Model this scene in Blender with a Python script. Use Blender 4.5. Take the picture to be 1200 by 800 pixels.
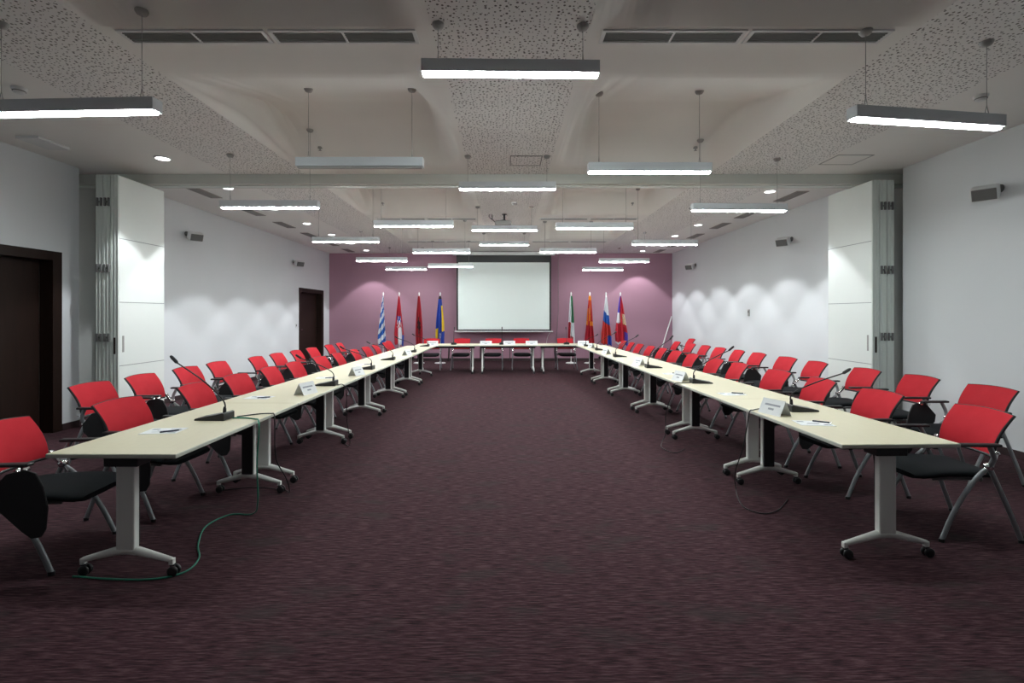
import bpy, bmesh, math, random
from mathutils import Vector, Matrix

random.seed(7)
for o in list(bpy.data.objects):
    bpy.data.objects.remove(o)
S = bpy.context.scene
COL = S.collection
PI = math.pi

# ------------------------------------------------------------------ camera, world, exposure
HC = 1.53                                  # camera height
cam = bpy.data.cameras.new('camera')
cam.sensor_width = 36.0
cam.lens = 570.0 / 1200.0 * 36.0
cam.shift_x = 5.0 / 1200.0
cam.shift_y = -32.0 / 1200.0
cam.clip_start = 0.05
camo = bpy.data.objects.new('camera', cam)
COL.objects.link(camo)
camo.location = (0, 0, HC)
camo.rotation_euler = (PI / 2, 0, 0)
S.camera = camo
w = bpy.data.worlds.new('world')
S.world = w
w.use_nodes = True
w.node_tree.nodes['Background'].inputs[0].default_value = (0.02, 0.02, 0.02, 1)
S.view_settings.view_transform = 'Standard'
S.view_settings.look = 'None'
S.view_settings.gamma = 1.0
S.view_settings.exposure = 0.0
S.view_settings.use_curve_mapping = False
LAMP_E = 126.0                             # radiance of the pendant diffusers
SPOT_W = 120.0                             # recessed downlights
LAMP_COL = (0.93, 1.0, 0.985)

# ------------------------------------------------------------------ room dimensions (metres)
XL, XR, YB, YF, ZC = -5.87, 5.41, 16.0, -5.5, 3.53
TOPZ = 0.745                               # table top height

# ------------------------------------------------------------------ materials
def new_mat(name):
    m = bpy.data.materials.new(name)
    m.use_nodes = True
    return m, m.node_tree.nodes, m.node_tree.links, m.node_tree.nodes['Principled BSDF']

def mat(name, col, rough=0.6, metal=0.0, noise=0.0, nscale=8.0, spec=0.5, stretch=None):
    m, N, L, b = new_mat(name)
    b.inputs['Base Color'].default_value = (*col, 1)
    b.inputs['Roughness'].default_value = rough
    b.inputs['Metallic'].default_value = metal
    b.inputs['Specular IOR Level'].default_value = spec
    if noise:
        tc = N.new('ShaderNodeTexCoord')
        nz = N.new('ShaderNodeTexNoise')
        nz.inputs['Scale'].default_value = nscale
        nz.inputs['Detail'].default_value = 4
        if stretch:
            mp = N.new('ShaderNodeMapping')
            mp.inputs['Scale'].default_value = stretch
            L.new(tc.outputs['Object'], mp.inputs[0])
            L.new(mp.outputs[0], nz.inputs['Vector'])
        else:
            L.new(tc.outputs['Object'], nz.inputs['Vector'])
        mx = N.new('ShaderNodeMix')
        mx.data_type = 'RGBA'
        mx.inputs[6].default_value = (*[c * (1 - noise) for c in col], 1)
        mx.inputs[7].default_value = (*[min(1, c * (1 + noise)) for c in col], 1)
        L.new(nz.outputs['Fac'], mx.inputs[0])
        L.new(mx.outputs[2], b.inputs['Base Color'])
    return m

def emis(name, col, strength):
    m, N, L, b = new_mat(name)
    b.inputs['Base Color'].default_value = (0.8, 0.8, 0.8, 1)
    b.inputs['Emission Color'].default_value = (*col, 1)
    b.inputs['Emission Strength'].default_value = strength
    return m

M = {}
M['wall'] = mat('white_wall_paint', (0.685, 0.71, 0.735), 0.8, noise=0.03, nscale=1.5)
M['back'] = mat('mauve_wall_paint', (0.365, 0.20, 0.268), 0.75, noise=0.03, nscale=1.5)
M['ceil'] = mat('white_ceiling_paint', (0.86, 0.85, 0.825), 0.85, noise=0.02, nscale=1.2)
M['beam'] = mat('beam_paint', (0.60, 0.61, 0.57), 0.6)
M['panel'] = mat('partition_panel', (0.78, 0.82, 0.80), 0.5, noise=0.015, nscale=2)
M['alu'] = mat('green_grey_aluminium', (0.66, 0.71, 0.68), 0.45, 0.1)
M['seam'] = mat('grey_seam', (0.28, 0.30, 0.32), 0.6)
M['dark'] = mat('black_plastic', (0.012, 0.013, 0.015), 0.45)
M['black_fabric'] = mat('black_fabric', (0.007, 0.009, 0.011), 0.95, noise=0.3, nscale=200, spec=0.2)
M['tablet'] = mat('black_laminate', (0.010, 0.011, 0.013), 0.6)
M['steel'] = mat('silver_tube', (0.29, 0.315, 0.33), 0.42, 0.3)
M['chrome'] = mat('chrome', (0.8, 0.8, 0.82), 0.12, 1.0)
M['white_metal'] = mat('white_powder_coat', (0.80, 0.82, 0.79), 0.45)
M['wood'] = mat('dark_brown_wood', (0.016, 0.0065, 0.004), 0.6, spec=0.25, noise=0.35, nscale=6, stretch=(4, 4, 0.4))
M['skirt'] = mat('dark_maroon_skirting', (0.030, 0.014, 0.016), 0.6)
M['birch'] = mat('pale_birch_laminate', (0.68, 0.625, 0.465), 0.42, noise=0.06, nscale=5, stretch=(1.2, 14, 4))
M['edge'] = mat('pale_grey_edge', (0.60, 0.62, 0.55), 0.5)
M['lamp'] = mat('grey_lamp_metal', (0.64, 0.68, 0.71), 0.4, 0.0)
M['glow'] = emis('lamp_diffuser_lit', LAMP_COL, LAMP_E)
M['unlit'] = mat('lamp_diffuser_unlit', (0.42, 0.43, 0.44), 0.5)
M['spotglow'] = emis('downlight_lit', (1.0, 0.99, 0.96), 9.0)
M['white'] = mat('white_plastic', (0.72, 0.73, 0.73), 0.45)
M['grey'] = mat('grey_plastic', (0.34, 0.34, 0.33), 0.5)
M['midgrey'] = mat('grey_bracket', (0.16, 0.16, 0.16), 0.5)
M['louvre'] = mat('vent_louvre', (0.24, 0.25, 0.24), 0.6)
M['ventdark'] = mat('vent_inside', (0.02, 0.02, 0.02), 0.9)
M['ventpink'] = mat('brown_grey_grille', (0.34, 0.31, 0.29), 0.6)
M['screen'] = mat('projection_fabric', (0.86, 0.94, 0.925), 0.9)
M['paper'] = mat('white_paper', (0.82, 0.84, 0.86), 0.8)
M['ink'] = mat('grey_ink', (0.36, 0.38, 0.43), 0.8)
M['pen'] = mat('dark_pen', (0.03, 0.04, 0.07), 0.4)
M['green'] = mat('green_cable_sheath', (0.02, 0.20, 0.13), 0.5)
M['wire'] = mat('grey_wire', (0.30, 0.30, 0.30), 0.5, 0.3)
M['greywall'] = mat('grey_pocket', (0.50, 0.52, 0.51), 0.8)

def perforated():
    m, N, L, b = new_mat('perforated_ceiling_board')
    b.inputs['Roughness'].default_value = 0.85
    tc = N.new('ShaderNodeTexCoord')
    vo = N.new('ShaderNodeTexVoronoi')
    vo.voronoi_dimensions = '2D'
    vo.inputs['Scale'].default_value = 29.0
    vo.inputs['Randomness'].default_value = 0.85
    L.new(tc.outputs['Object'], vo.inputs['Vector'])
    sep = N.new('ShaderNodeSeparateColor')
    L.new(vo.outputs['Color'], sep.inputs[0])
    th = N.new('ShaderNodeMapRange')           # radius of each hole varies
    th.inputs['To Min'].default_value = 0.09
    th.inputs['To Max'].default_value = 0.27
    L.new(sep.outputs[0], th.inputs['Value'])
    lt = N.new('ShaderNodeMath')
    lt.operation = 'LESS_THAN'
    L.new(vo.outputs['Distance'], lt.inputs[0])
    L.new(th.outputs[0], lt.inputs[1])
    mx = N.new('ShaderNodeMix')
    mx.data_type = 'RGBA'
    mx.inputs[6].default_value = (0.86, 0.85, 0.835, 1)
    mx.inputs[7].default_value = (0.15, 0.14, 0.135, 1)
    L.new(lt.outputs[0], mx.inputs[0])
    L.new(mx.outputs[2], b.inputs['Base Color'])
    return m
M['perf'] = perforated()

def carpet():
    m, N, L, b = new_mat('plum_carpet')
    b.inputs['Roughness'].default_value = 0.95
    b.inputs['Specular IOR Level'].default_value = 0.15
    tc = N.new('ShaderNodeTexCoord')
    def nz(sx, sy, detail, rough=0.6):
        mp = N.new('ShaderNodeMapping')
        mp.inputs['Scale'].default_value = (sx, sy, 1)
        L.new(tc.outputs['Object'], mp.inputs[0])
        t = N.new('ShaderNodeTexNoise')
        t.noise_dimensions = '2D'
        t.inputs['Scale'].default_value = 1.0
        t.inputs['Detail'].default_value = detail
        t.inputs['Roughness'].default_value = rough
        L.new(mp.outputs[0], t.inputs['Vector'])
        return t
    a = nz(10, 100, 3)
    r1 = N.new('ShaderNodeValToRGB')
    e = r1.color_ramp.elements
    e[0].position = 0.30; e[0].color = (0.019, 0.0082, 0.0115, 1)
    e[1].position = 0.74; e[1].color = (0.096, 0.053, 0.060, 1)
    x = e.new(0.52); x.color = (0.052, 0.0215, 0.028, 1)
    L.new(a.outputs['Fac'], r1.inputs[0])
    g = nz(2.2, 5, 3)
    r2 = N.new('ShaderNodeValToRGB')
    r2.color_ramp.elements[0].position = 0.56; r2.color_ramp.elements[0].color = (0, 0, 0, 1)
    r2.color_ramp.elements[1].position = 0.72; r2.color_ramp.elements[1].color = (0.55, 0.55, 0.55, 1)
    L.new(g.outputs['Fac'], r2.inputs[0])
    mx = N.new('ShaderNodeMix')
    mx.data_type = 'RGBA'
    mx.inputs[7].default_value = (0.036, 0.030, 0.030, 1)
    L.new(r2.outputs[0], mx.inputs[0])
    L.new(r1.outputs[0], mx.inputs[6])
    L.new(mx.outputs[2], b.inputs['Base Color'])
    bp = N.new('ShaderNodeBump')
    bp.inputs['Strength'].default_value = 0.35
    bp.inputs['Distance'].default_value = 0.01
    L.new(a.outputs['Fac'], bp.inputs['Height'])
    L.new(bp.outputs[0], b.inputs['Normal'])
    return m
M['carpet'] = carpet()

def red_mesh():
    m, N, L, b = new_mat('red_mesh_fabric')
    b.inputs['Roughness'].default_value = 0.8
    b.inputs['Specular IOR Level'].default_value = 0.12
    tc = N.new('ShaderNodeTexCoord')
    wv = N.new('ShaderNodeTexNoise')
    wv.inputs['Scale'].default_value = 9
    wv.inputs['Detail'].default_value = 3
    L.new(tc.outputs['Object'], wv.inputs['Vector'])
    mx = N.new('ShaderNodeMix')
    mx.data_type = 'RGBA'
    mx.inputs[6].default_value = (0.57, 0.024, 0.038, 1)
    mx.inputs[7].default_value = (0.73, 0.044, 0.063, 1)
    L.new(wv.outputs['Fac'], mx.inputs[0])
    L.new(mx.outputs[2], b.inputs['Base Color'])
    tr = N.new('ShaderNodeBsdfTransparent')
    tl = N.new('ShaderNodeBsdfTranslucent')
    tl.inputs[0].default_value = (0.60, 0.05, 0.06, 1)
    m1 = N.new('ShaderNodeMixShader')
    m1.inputs[0].default_value = 0.25
    L.new(b.outputs[0], m1.inputs[1]); L.new(tl.outputs[0], m1.inputs[2])
    m2 = N.new('ShaderNodeMixShader')
    m2.inputs[0].default_value = 0.10
    L.new(m1.outputs[0], m2.inputs[1]); L.new(tr.outputs[0], m2.inputs[2])
    L.new(m2.outputs[0], N['Material Output'].inputs['Surface'])
    return m
M['red'] = red_mesh()
for nm, c in {'f_blue': (0.02, 0.09, 0.42), 'f_white': (0.75, 0.76, 0.80), 'f_red': (0.42, 0.008, 0.025), 'f_dkred': (0.33, 0.010, 0.02),
              'f_black': (0.02, 0.01, 0.012), 'f_yellow': (0.80, 0.52, 0.02), 'f_navy': (0.012, 0.045, 0.33), 'f_green': (0.01, 0.16, 0.06),
              'f_orange': (0.75, 0.30, 0.02), 'f_gblue': (0.012, 0.10, 0.42), 'f_gold': (0.6, 0.42, 0.15), 'f_violet': (0.07, 0.05, 0.42),
              'f_scarlet': (0.50, 0.025, 0.02)}.items():
    M[nm] = mat('flag_' + nm[2:], c, 0.7)

# ------------------------------------------------------------------ mesh helpers
class MB:
    """collects shapes and links them as ONE mesh object"""
    def __init__(s):
        s.v, s.f, s.m, s.sm = [], [], [], []
    def add(s, vs, fs, mi=0, smooth=False):
        n = len(s.v)
        s.v += [tuple(v) for v in vs]
        for f in fs:
            s.f.append(tuple(i + n for i in f)); s.m.append(mi); s.sm.append(smooth)
        return s
    def box(s, x0, x1, y0, y1, z0, z1, bev=0.0, mi=0, M4=None, seg=2):
        bm = bmesh.new()
        bmesh.ops.create_cube(bm, size=1.0)
        for v in bm.verts:
            v.co = Vector(((x0 + x1) / 2 + v.co.x * (x1 - x0), (y0 + y1) / 2 + v.co.y * (y1 - y0), (z0 + z1) / 2 + v.co.z * (z1 - z0)))
        if bev:
            bmesh.ops.bevel(bm, geom=list(bm.edges), offset=bev, segments=seg, affect='EDGES', profile=0.5)
        if M4 is not None:
            bm.transform(M4)
        bm.verts.index_update()
        s.add([v.co[:] for v in bm.verts], [[v.index for v in f.verts] for f in bm.faces], mi)
        bm.free()
        return s
    def tube(s, pts, r, n=10, mi=0, caps=True, flat=1.0, up=(0, 0, 1)):
        P = [Vector(p) for p in pts]
        R = r if isinstance(r, (list, tuple)) else [r] * len(P)
        vs, fs = [], []
        up = Vector(up)
        prev = None
        for i, p in enumerate(P):
            t = (P[min(i + 1, len(P) - 1)] - P[max(i - 1, 0)]).normalized()
            a = prev if prev is not None else (up if abs(t.dot(up)) < 0.95 else Vector((1, 0, 0)))
            a = (a - t * a.dot(t)).normalized()
            prev = a
            b = t.cross(a)
            for k in range(n):
                th = 2 * PI * k / n
                vs.append(p + a * (R[i] * math.cos(th)) + b * (R[i] * flat * math.sin(th)))
        for i in range(len(P) - 1):
            for k in range(n):
                k2 = (k + 1) % n
                fs.append((i * n + k, i * n + k2, (i + 1) * n + k2, (i + 1) * n + k))
        s.add(vs, fs, mi, True)
        if caps:
            s.add(vs[:n], [tuple(range(n - 1, -1, -1))], mi)
            s.add(vs[-n:], [tuple(range(n))], mi)
        return s
    def lathe(s, prof, c=(0, 0, 0), n=20, mi=0, axis='z'):
        vs, fs = [], []
        for r, z in prof:
            for k in range(n):
                th = 2 * PI * k / n
                x, y = r * math.cos(th), r * math.sin(th)
                q = (x, y, z) if axis == 'z' else ((z, x, y) if axis == 'x' else (x, z, y))
                vs.append((c[0] + q[0], c[1] + q[1], c[2] + q[2]))
        for i in range(len(prof) - 1):
            for k in range(n):
                k2 = (k + 1) % n
                fs.append((i * n + k, i * n + k2, (i + 1) * n + k2, (i + 1) * n + k))
        s.add(vs, fs, mi, True)
        s.add(vs[:n], [tuple(range(n - 1, -1, -1))], mi)
        s.add(vs[-n:], [tuple(range(n))], mi)
        return s
    def prism(s, poly, a, b, axis='x', mi=0):
        n = len(poly)
        def q(p, h):
            return (h, p[0], p[1]) if axis == 'x' else ((p[0], h, p[1]) if axis == 'y' else (p[0], p[1], h))
        vs = [q(p, a) for p in poly] + [q(p, b) for p in poly]
        fs = [tuple(range(n - 1, -1, -1)), tuple(range(n, 2 * n))]
        for i in range(n):
            j = (i + 1) % n
            fs.append((i, j, n + j, n + i))
        return s.add(vs, fs, mi)
    def grid(s, rows, mi=0, smooth=True, mfun=None):
        nr, nc = len(rows), len(rows[0])
        vs = [p for r in rows for p in r]
        n = len(s.v)
        s.v += [tuple(v) for v in vs]
        for i in range(nr - 1):
            for j in range(nc - 1):
                s.f.append((n + i * nc + j, n + i * nc + j + 1, n + (i + 1) * nc + j + 1, n + (i + 1) * nc + j))
                s.m.append(mfun(i, j) if mfun else mi); s.sm.append(smooth)
        return s
    def mesh(s, name, mats):
        me = bpy.data.meshes.new(name)
        me.from_pydata(s.v, [], s.f)
        for k in (mats if isinstance(mats, (list, tuple)) else [mats]):
            me.materials.append(M[k])
        me.polygons.foreach_set('material_index', s.m)
        me.polygons.foreach_set('use_smooth', s.sm)
        bm = bmesh.new(); bm.from_mesh(me)
        bmesh.ops.recalc_face_normals(bm, faces=bm.faces)
        bm.to_mesh(me); bm.free()
        me.update()
        return me
    def build(s, name, mats, parent=None):
        o = bpy.data.objects.new(name, s.mesh(name, mats))
        COL.objects.link(o)
        if parent: o.parent = parent
        return o

def smooth_path(pts, k=6):
    P = [Vector(p) for p in pts]
    out = []
    for i in range(len(P) - 1):
        p0, p1, p2, p3 = P[max(i - 1, 0)], P[i], P[i + 1], P[min(i + 2, len(P) - 1)]
        for j in range(k):
            t = j / k
            out.append(0.5 * ((2 * p1) + (p2 - p0) * t + (2 * p0 - 5 * p1 + 4 * p2 - p3) * t * t + (3 * p1 - p0 - 3 * p2 + p3) * t ** 3))
    out.append(P[-1])
    return out

def tag(o, label, cat, group=None):
    o['label'] = label; o['category'] = cat
    if group: o['group'] = group
    return o
def thing(name, label, cat, loc=(0, 0, 0), rz=0, group=None):
    o = bpy.data.objects.new(name, None)
    o.empty_display_size = 0.1
    COL.objects.link(o)
    o.location = loc; o.rotation_euler = (0, 0, rz)
    return tag(o, label, cat, group)
def struct(o):
    o['kind'] = 'structure'
    return o
KIDS = {}
def kids(o):
    return [c for c in COL.objects if c.parent == o]
def snapshot(o):
    """the thing as a tree, so that copies need no search"""
    return (o, [snapshot(c) for c in kids(o)])
def copy_tree(tree, parent=None):
    c = tree[0].copy(); COL.objects.link(c)
    if parent: c.parent = parent
    for t in tree[1]:
        copy_tree(t, c)
    return c
def place(tree, first, loc, rz, label, cat, group):
    """first=True moves the thing itself, later calls copy it with its parts"""
    o = tree[0] if first else copy_tree(tree)
    o.location = loc; o.rotation_euler = (0, 0, rz)
    return tag(o, label, cat, group)
ORD = ['nearest the camera', 'second from the camera', 'third from the camera', 'fourth from the camera', 'fifth from the camera', 'sixth from the camera',
       'seventh from the camera', 'eighth from the camera', 'ninth from the camera', 'tenth from the camera', 'eleventh from the camera',
       'twelfth from the camera', 'farthest from the camera']
def nth(i, n):
    return 'farthest from the camera' if i == n - 1 else ORD[i]

# ------------------------------------------------------------------ the room shell
struct(MB().box(XL - 0.7, XR + 0.7, YF, YB + 0.2, -0.1, 0.0).build('floor', 'carpet'))

# ceiling: flat sheets, three perforated strips, vaulted bays between them
BX = [(-2.88, -0.59), (0.63, 2.87)]          # bays left and right of the centre strip
BEND = [3.38, 6.59, 9.80, 13.0]              # far end of each vault
PROF = [(-2.49, 0), (-2.03, .136), (-1.54, .286), (-1.10, .400), (-0.83, .405), (-0.51, .325), (-0.22, .16), (0, 0)]
def amp(y):
    for e in BEND:
        r = y - e
        if -2.49 < r < 0:
            for (a, ha), (b, hb) in zip(PROF, PROF[1:]):
                if a <= r <= b:
                    return ha + (hb - ha) * (r - a) / (b - a), r
    return 0.0, 0.0
def sstep(t):
    t = min(1, max(0, t))
    return t * t * (3 - 2 * t)
def vault(x, y):
    """height of the ceiling above its flat level"""
    h, r = amp(y)
    if h == 0: return 0.0
    ax = abs(x)
    wo = 0.10 + 0.14 * sstep((r + 1.5) / 1.3)
    wi = 0.34
    bulge = lambda q: 0.0 if q <= 0 else (1.0 if q >= 1 else (q if q < 0.8 else 0.8 + 0.2 * sstep((q - 0.8) / 0.4) * 2 if q < 1.0 else 1.0))
    inner, outer = (0.59, 2.88) if x < 0 else (0.63, 2.87)
    return h * bulge((outer - ax) / wo) * sstep((ax - inner) / wi)
c = MB()
def sheet(x0, x1, mi):
    c.add([(x0, YF, ZC), (x1, YF, ZC), (x1, YB, ZC), (x0, YB, ZC)], [(0, 1, 2, 3)], mi)
sheet(XL - 0.6, -4.0, 0); sheet(-4.0, -2.88, 1); sheet(-0.59, -0.53, 0); sheet(-0.53, 0.57, 1); sheet(0.57, 0.63, 0); sheet(2.87, 4.1, 1); sheet(4.1, XR + 0.6, 0)
for x0, x1 in BX:
    xs = [0, .01, .02, .03, .045, .06, .08, .10, .13, .16, .19, .22, .3, .4, .5, .6, .7, .78, .80, .82, .84, .86, .88, .9, .92, .94, .96, .98, 1]
    if x0 > 0 or True:
        xs = sorted(set(xs + [1 - q for q in xs]))
    ys = [YF]
    y = 0.6
    while y < 13.2:
        ys.append(y); y += 0.09
    ys = sorted(set(ys + BEND + [YB]))
    c.grid([[(x0 + (x1 - x0) * u, yy, ZC + vault(x0 + (x1 - x0) * u, yy)) for u in xs] for yy in ys], 0, True)
struct(c.build('ceiling', ['ceil', 'perf']))

# walls (door openings and the pockets of the folding partition are left open)
D1 = (5.30, 6.28, 2.24)                       # near door: y0, y1, height
D2 = (13.78, 15.36, 2.18)                     # far door
wl = MB()
for y0, y1, z0, z1 in [(YF, D1[0], 0, ZC), (D1[0], D1[1], D1[2], ZC), (D1[1], 6.66, 0, ZC), (7.46, D2[0], 0, ZC), (D2[0], D2[1], D2[2], ZC), (D2[1], YB, 0, ZC)]:
    wl.box(XL - 0.22, XL, y0, y1, z0, z1 + 0.02)
wl.box(XL - 0.60, XL - 0.45, 6.5, 7.6, 0, ZC + 0.02, mi=1)
wl.box(XL - 0.45, XL - 0.2, 6.5, 6.66, 0, ZC + 0.02, mi=1); wl.box(XL - 0.45, XL - 0.2, 7.46, 7.6, 0, ZC + 0.02, mi=1)
for d in (D1, D2):
    wl.box(XL - 0.40, XL - 0.22, d[0] - 0.1, d[1] + 0.1, 0, d[2] + 0.1)
struct(wl.build('wall_left', ['wall', 'greywall']))
wr = MB()
wr.box(XR, XR + 0.2, YF, 6.66, 0, ZC + 0.02); wr.box(XR, XR + 0.2, 7.75, YB, 0, ZC + 0.02)
wr.box(XR + 0.4, XR + 0.55, 6.5, 7.9, 0, ZC + 0.02, mi=1)
wr.box(XR + 0.2, XR + 0.4, 6.5, 6.66, 0, ZC + 0.02, mi=1); wr.box(XR + 0.2, XR + 0.4, 7.75, 7.9, 0, ZC + 0.02, mi=1)
struct(wr.build('wall_right', ['wall', 'greywall']))
struct(MB().box(XL - 0.2, XR + 0.2, YB, YB + 0.2, 0, ZC + 0.02).build('wall_back', 'back'))
struct(MB().box(XL - 0.7, XR + 0.7, YF - 0.2, YF, 0, ZC + 0.5).build('wall_front', 'wall'))
b = MB()
for y0, y1 in [(YF, D1[0] - 0.12), (D1[1] + 0.12, 6.66), (7.46, D2[0] - 0.12), (D2[1] + 0.12, YB)]:
    b.box(XL, XL + 0.014, y0, y1, 0, 0.085, 0.003)
struct(b.build('baseboard_left', 'skirt'))
struct(MB().box(XR - 0.014, XR, YF, 6.66, 0, 0.085, 0.003).box(XR - 0.014, XR, 7.75, YB, 0, 0.085, 0.003).build('baseboard_right', 'skirt'))
struct(MB().box(XL + 0.014, XR - 0.014, YB - 0.014, YB, 0, 0.085, 0.003).build('baseboard_back', 'skirt'))
# the beam with the track of the folding partition
bmb = MB().box(XL - 0.45, XR + 0.4, 6.95, 7.20, ZC - 0.14, ZC + 0.01, 0.004)
bmb.box(XL - 0.4, XR + 0.35, 7.03, 7.12, ZC - 0.152, ZC - 0.138, mi=1)
struct(bmb.build('trim_1', ['beam', 'alu']))

def door(idx, d):
    y0, y1, h = d
    f = MB()
    X0 = XL - 0.16
    f.box(X0, XL + 0.018, y0 - 0.11, y0 + 0.02, 0, h + 0.10, 0.004); f.box(X0, XL + 0.018, y1 - 0.02, y1 + 0.11, 0, h + 0.10, 0.004)
    f.box(X0, XL + 0.018, y0 + 0.02, y1 - 0.02, h - 0.02, h + 0.10, 0.004)
    r = struct(f.build('door_%d' % idx, 'wood'))
    MB().box(X0 - 0.04, X0, y0 + 0.02, y1 - 0.02, 0.006, h - 0.02, 0.002).build('door_leaf', 'wood', r)
    hd = MB()
    hy = y0 + 0.24
    hd.lathe([(0.026, 0), (0.026, 0.01)], (X0, hy, 1.08), 14, axis='x')
    hd.tube([(X0 + 0.01, hy, 1.08), (X0 + 0.05, hy, 1.08), (X0 + 0.055, hy + 0.02, 1.08), (X0 + 0.055, hy + 0.13, 1.08)], 0.009, 8)
    hd.lathe([(0.022, 0), (0.022, 0.008)], (X0, hy, 0.96), 14, axis='x')
    hd.build('handle', 'chrome', r)
door(1, D1); door(2, D2)

# ------------------------------------------------------------------ folding partitions at both ends of the beam
def partition(name, label, x_face, y0, y1, side):
    t = thing(name, label, 'partition', (x_face, (y0 + y1) / 2, 0), 0, 'stacked folding partitions')
    L = (y1 - y0) / 2
    zt = ZC - 0.155
    for k in range(3):
        xa, xb = sorted((side * 0.101 * k, side * (0.101 * k + 0.092)))
        p = MB().box(xa, xb, -L, L, 0.02, zt, 0.004).build('panel', 'panel', t)
        g = MB()                                # aluminium edge with grooves
        g.box(xa + 0.003, xb - 0.003, -L - 0.012, -L, 0.02, zt)
        for q in (0.0, 0.47, 0.92):
            g.box(xa + (xb - xa) * q, xa + (xb - xa) * (q + 0.08), -L - 0.018, -L - 0.012, 0.02, zt)
        g.build('edge_profile', 'alu', p)
        if k == 0:
            fx = xa if side > 0 else xb
            o = -side
            sm = MB()
            for z in (0.84, 1.69, 2.54):
                sm.box(*sorted((fx + o * 0.002, fx - o * 0.004)), -L + 0.004, L - 0.004, z - 0.004, z + 0.004)
            sm.build('seam', 'seam', p)
            h = MB().box(*sorted((fx + o * 0.004, fx - o * 0.004)), -L + 0.055, -L + 0.085, 1.02, 1.24, 0.003)
            h.build('pull_handle', 'grey', p)
            MB().box((xa + xb) / 2 - 0.012, (xa + xb) / 2 + 0.012, -L - 0.022, -L - 0.017, 1.0, 1.22, 0.002).build('latch', 'wood', p)
    for z in (3.02, 2.14, 1.22):
        for k in (1, 2):
            hg = MB()
            xc = side * (0.101 * k + 0.046)
            for q in (-0.024, 0.024):
                hg.box(xc + q - 0.011, xc + q + 0.011, -L - 0.034, -L - 0.010, z - 0.055, z + 0.055, 0.003)
            hg.box(xc - 0.03, xc + 0.03, -L - 0.028, -L - 0.010, z - 0.012, z + 0.012)
            hg.build('hinge', 'midgrey', t)
    # carriers that hang the panels from the track
    cr = MB()
    for k in range(3):
        xc = side * (0.101 * k + 0.046)
        cr.tube([(xc, 7.075 - (y0 + y1) / 2, zt - 0.005), (xc, 7.075 - (y0 + y1) / 2, ZC - 0.145)], 0.012, 8)
    cr.build('carrier', 'midgrey', t)
partition('folding_partition', 'white folding partition panels stacked at the left end of the ceiling beam', -5.17, 6.47, 7.32, -1)
partition('folding_partition', 'white folding partition panels stacked at the right end of the ceiling beam', 5.02, 6.71, 7.62, 1)

# ------------------------------------------------------------------ pendant lamps
LL = 1.22
def lamp(x, y, zb, rz, lit, label):
    cz = [ZC + vault(x + s * 0.50 * math.cos(rz), y + s * 0.50 * math.sin(rz)) for s in (-1, 1)]
    t = thing('pendant_lamp', label, 'lamp', (x, y, zb), rz, 'slim pendant lamps under the ceiling')
    h = MB()
    h.box(-LL / 2, LL / 2, -0.046, -0.022, 0, 0.085, 0.002); h.box(-LL / 2, LL / 2, 0.022, 0.046, 0, 0.085, 0.002)
    h.box(-LL / 2, LL / 2, -0.022, 0.022, 0.076, 0.085)
    for s in (-1, 1):
        h.box(*sorted((s * LL / 2, s * (LL / 2 - 0.01))), -0.022, 0.022, 0.002, 0.076)
    h.build('housing', 'lamp', t)
    MB().box(-LL / 2 + 0.01, LL / 2 - 0.01, -0.023, 0.023, -0.014, 0.010, 0.003).build('diffuser', 'glow' if lit else 'unlit', t)
    for s, z in zip((-1, 1), cz):
        top = z - zb
        MB().tube([(s * 0.50, -0.015, 0.085), (s * 0.50, 0, 0.16), (s * 0.50, 0, top - 0.01)], 0.0022, 6).tube([(s * 0.50, 0.018, 0.085), (s * 0.50, 0, 0.16)], 0.0022, 6).build('cable', 'wire', t)
        MB().lathe([(0.008, -0.035), (0.03, -0.03), (0.042, -0.012), (0.042, 0)], (s * 0.50, 0, top), 16).build('canopy', 'grey', t)
R = math.radians
sideY = [3.34, 6.18, 9.0, 11.85, 14.6]
for i, y in enumerate(sideY):
    n = len(sideY)
    lamp([-2.98, -2.98, -2.98, -3.03, -3.05][i], [3.32, 6.1, 8.95, 11.7, 14.6][i], HC + [1.37, 1.335, 1.33, 1.28, 1.34][i], R([-2.5, 0, 0, 0, 0][i]), True,
         'lit slim pendant lamp in the leftmost ceiling row, ' + nth(i, n))
for i, y in enumerate(sideY):
    lamp([3.02, 2.97, 2.95, 2.85, 2.87][i], [3.5, 6.25, 9.15, 11.9, 14.7][i], HC + [1.37, 1.33, 1.31, 1.28, 1.34][i], R([8, 1.5, 0, 0, 0][i]), True,
         'lit slim pendant lamp in the rightmost ceiling row, ' + nth(i, n))
for i in range(4):
    lamp([0.02, -0.005, -0.06, -0.09][i], [3.36, 6.15, 9.05, 12.0][i], HC + [1.655, 1.58, 1.56, 1.71][i], R([1, 0, 0, 0][i]), True,
         'lit slim pendant lamp under the perforated centre strip, ' + nth(i, 4))
lamp(-1.425, 4.70, HC + 1.42, 0, False, 'unlit grey pendant lamp, the only one switched off')
for i in range(3):
    lamp([-1.45, -1.41, -1.56][i], [7.5, 10.35, 13.3][i], HC + [1.355, 1.31, 1.30][i], 0, True,
         'lit slim pendant lamp left of the centre strip, ' + ['second row of that side', 'third row of that side', 'in front of the mauve wall'][i])
for i in range(3):
    lamp([1.405, 1.37, 1.30][i], [4.83, 7.7, 10.5][i], HC + [1.41, 1.36, 1.335][i], R([0.5, 0, 0][i]), True,
         'lit slim pendant lamp right of the centre strip, ' + nth(i, 3))

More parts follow.
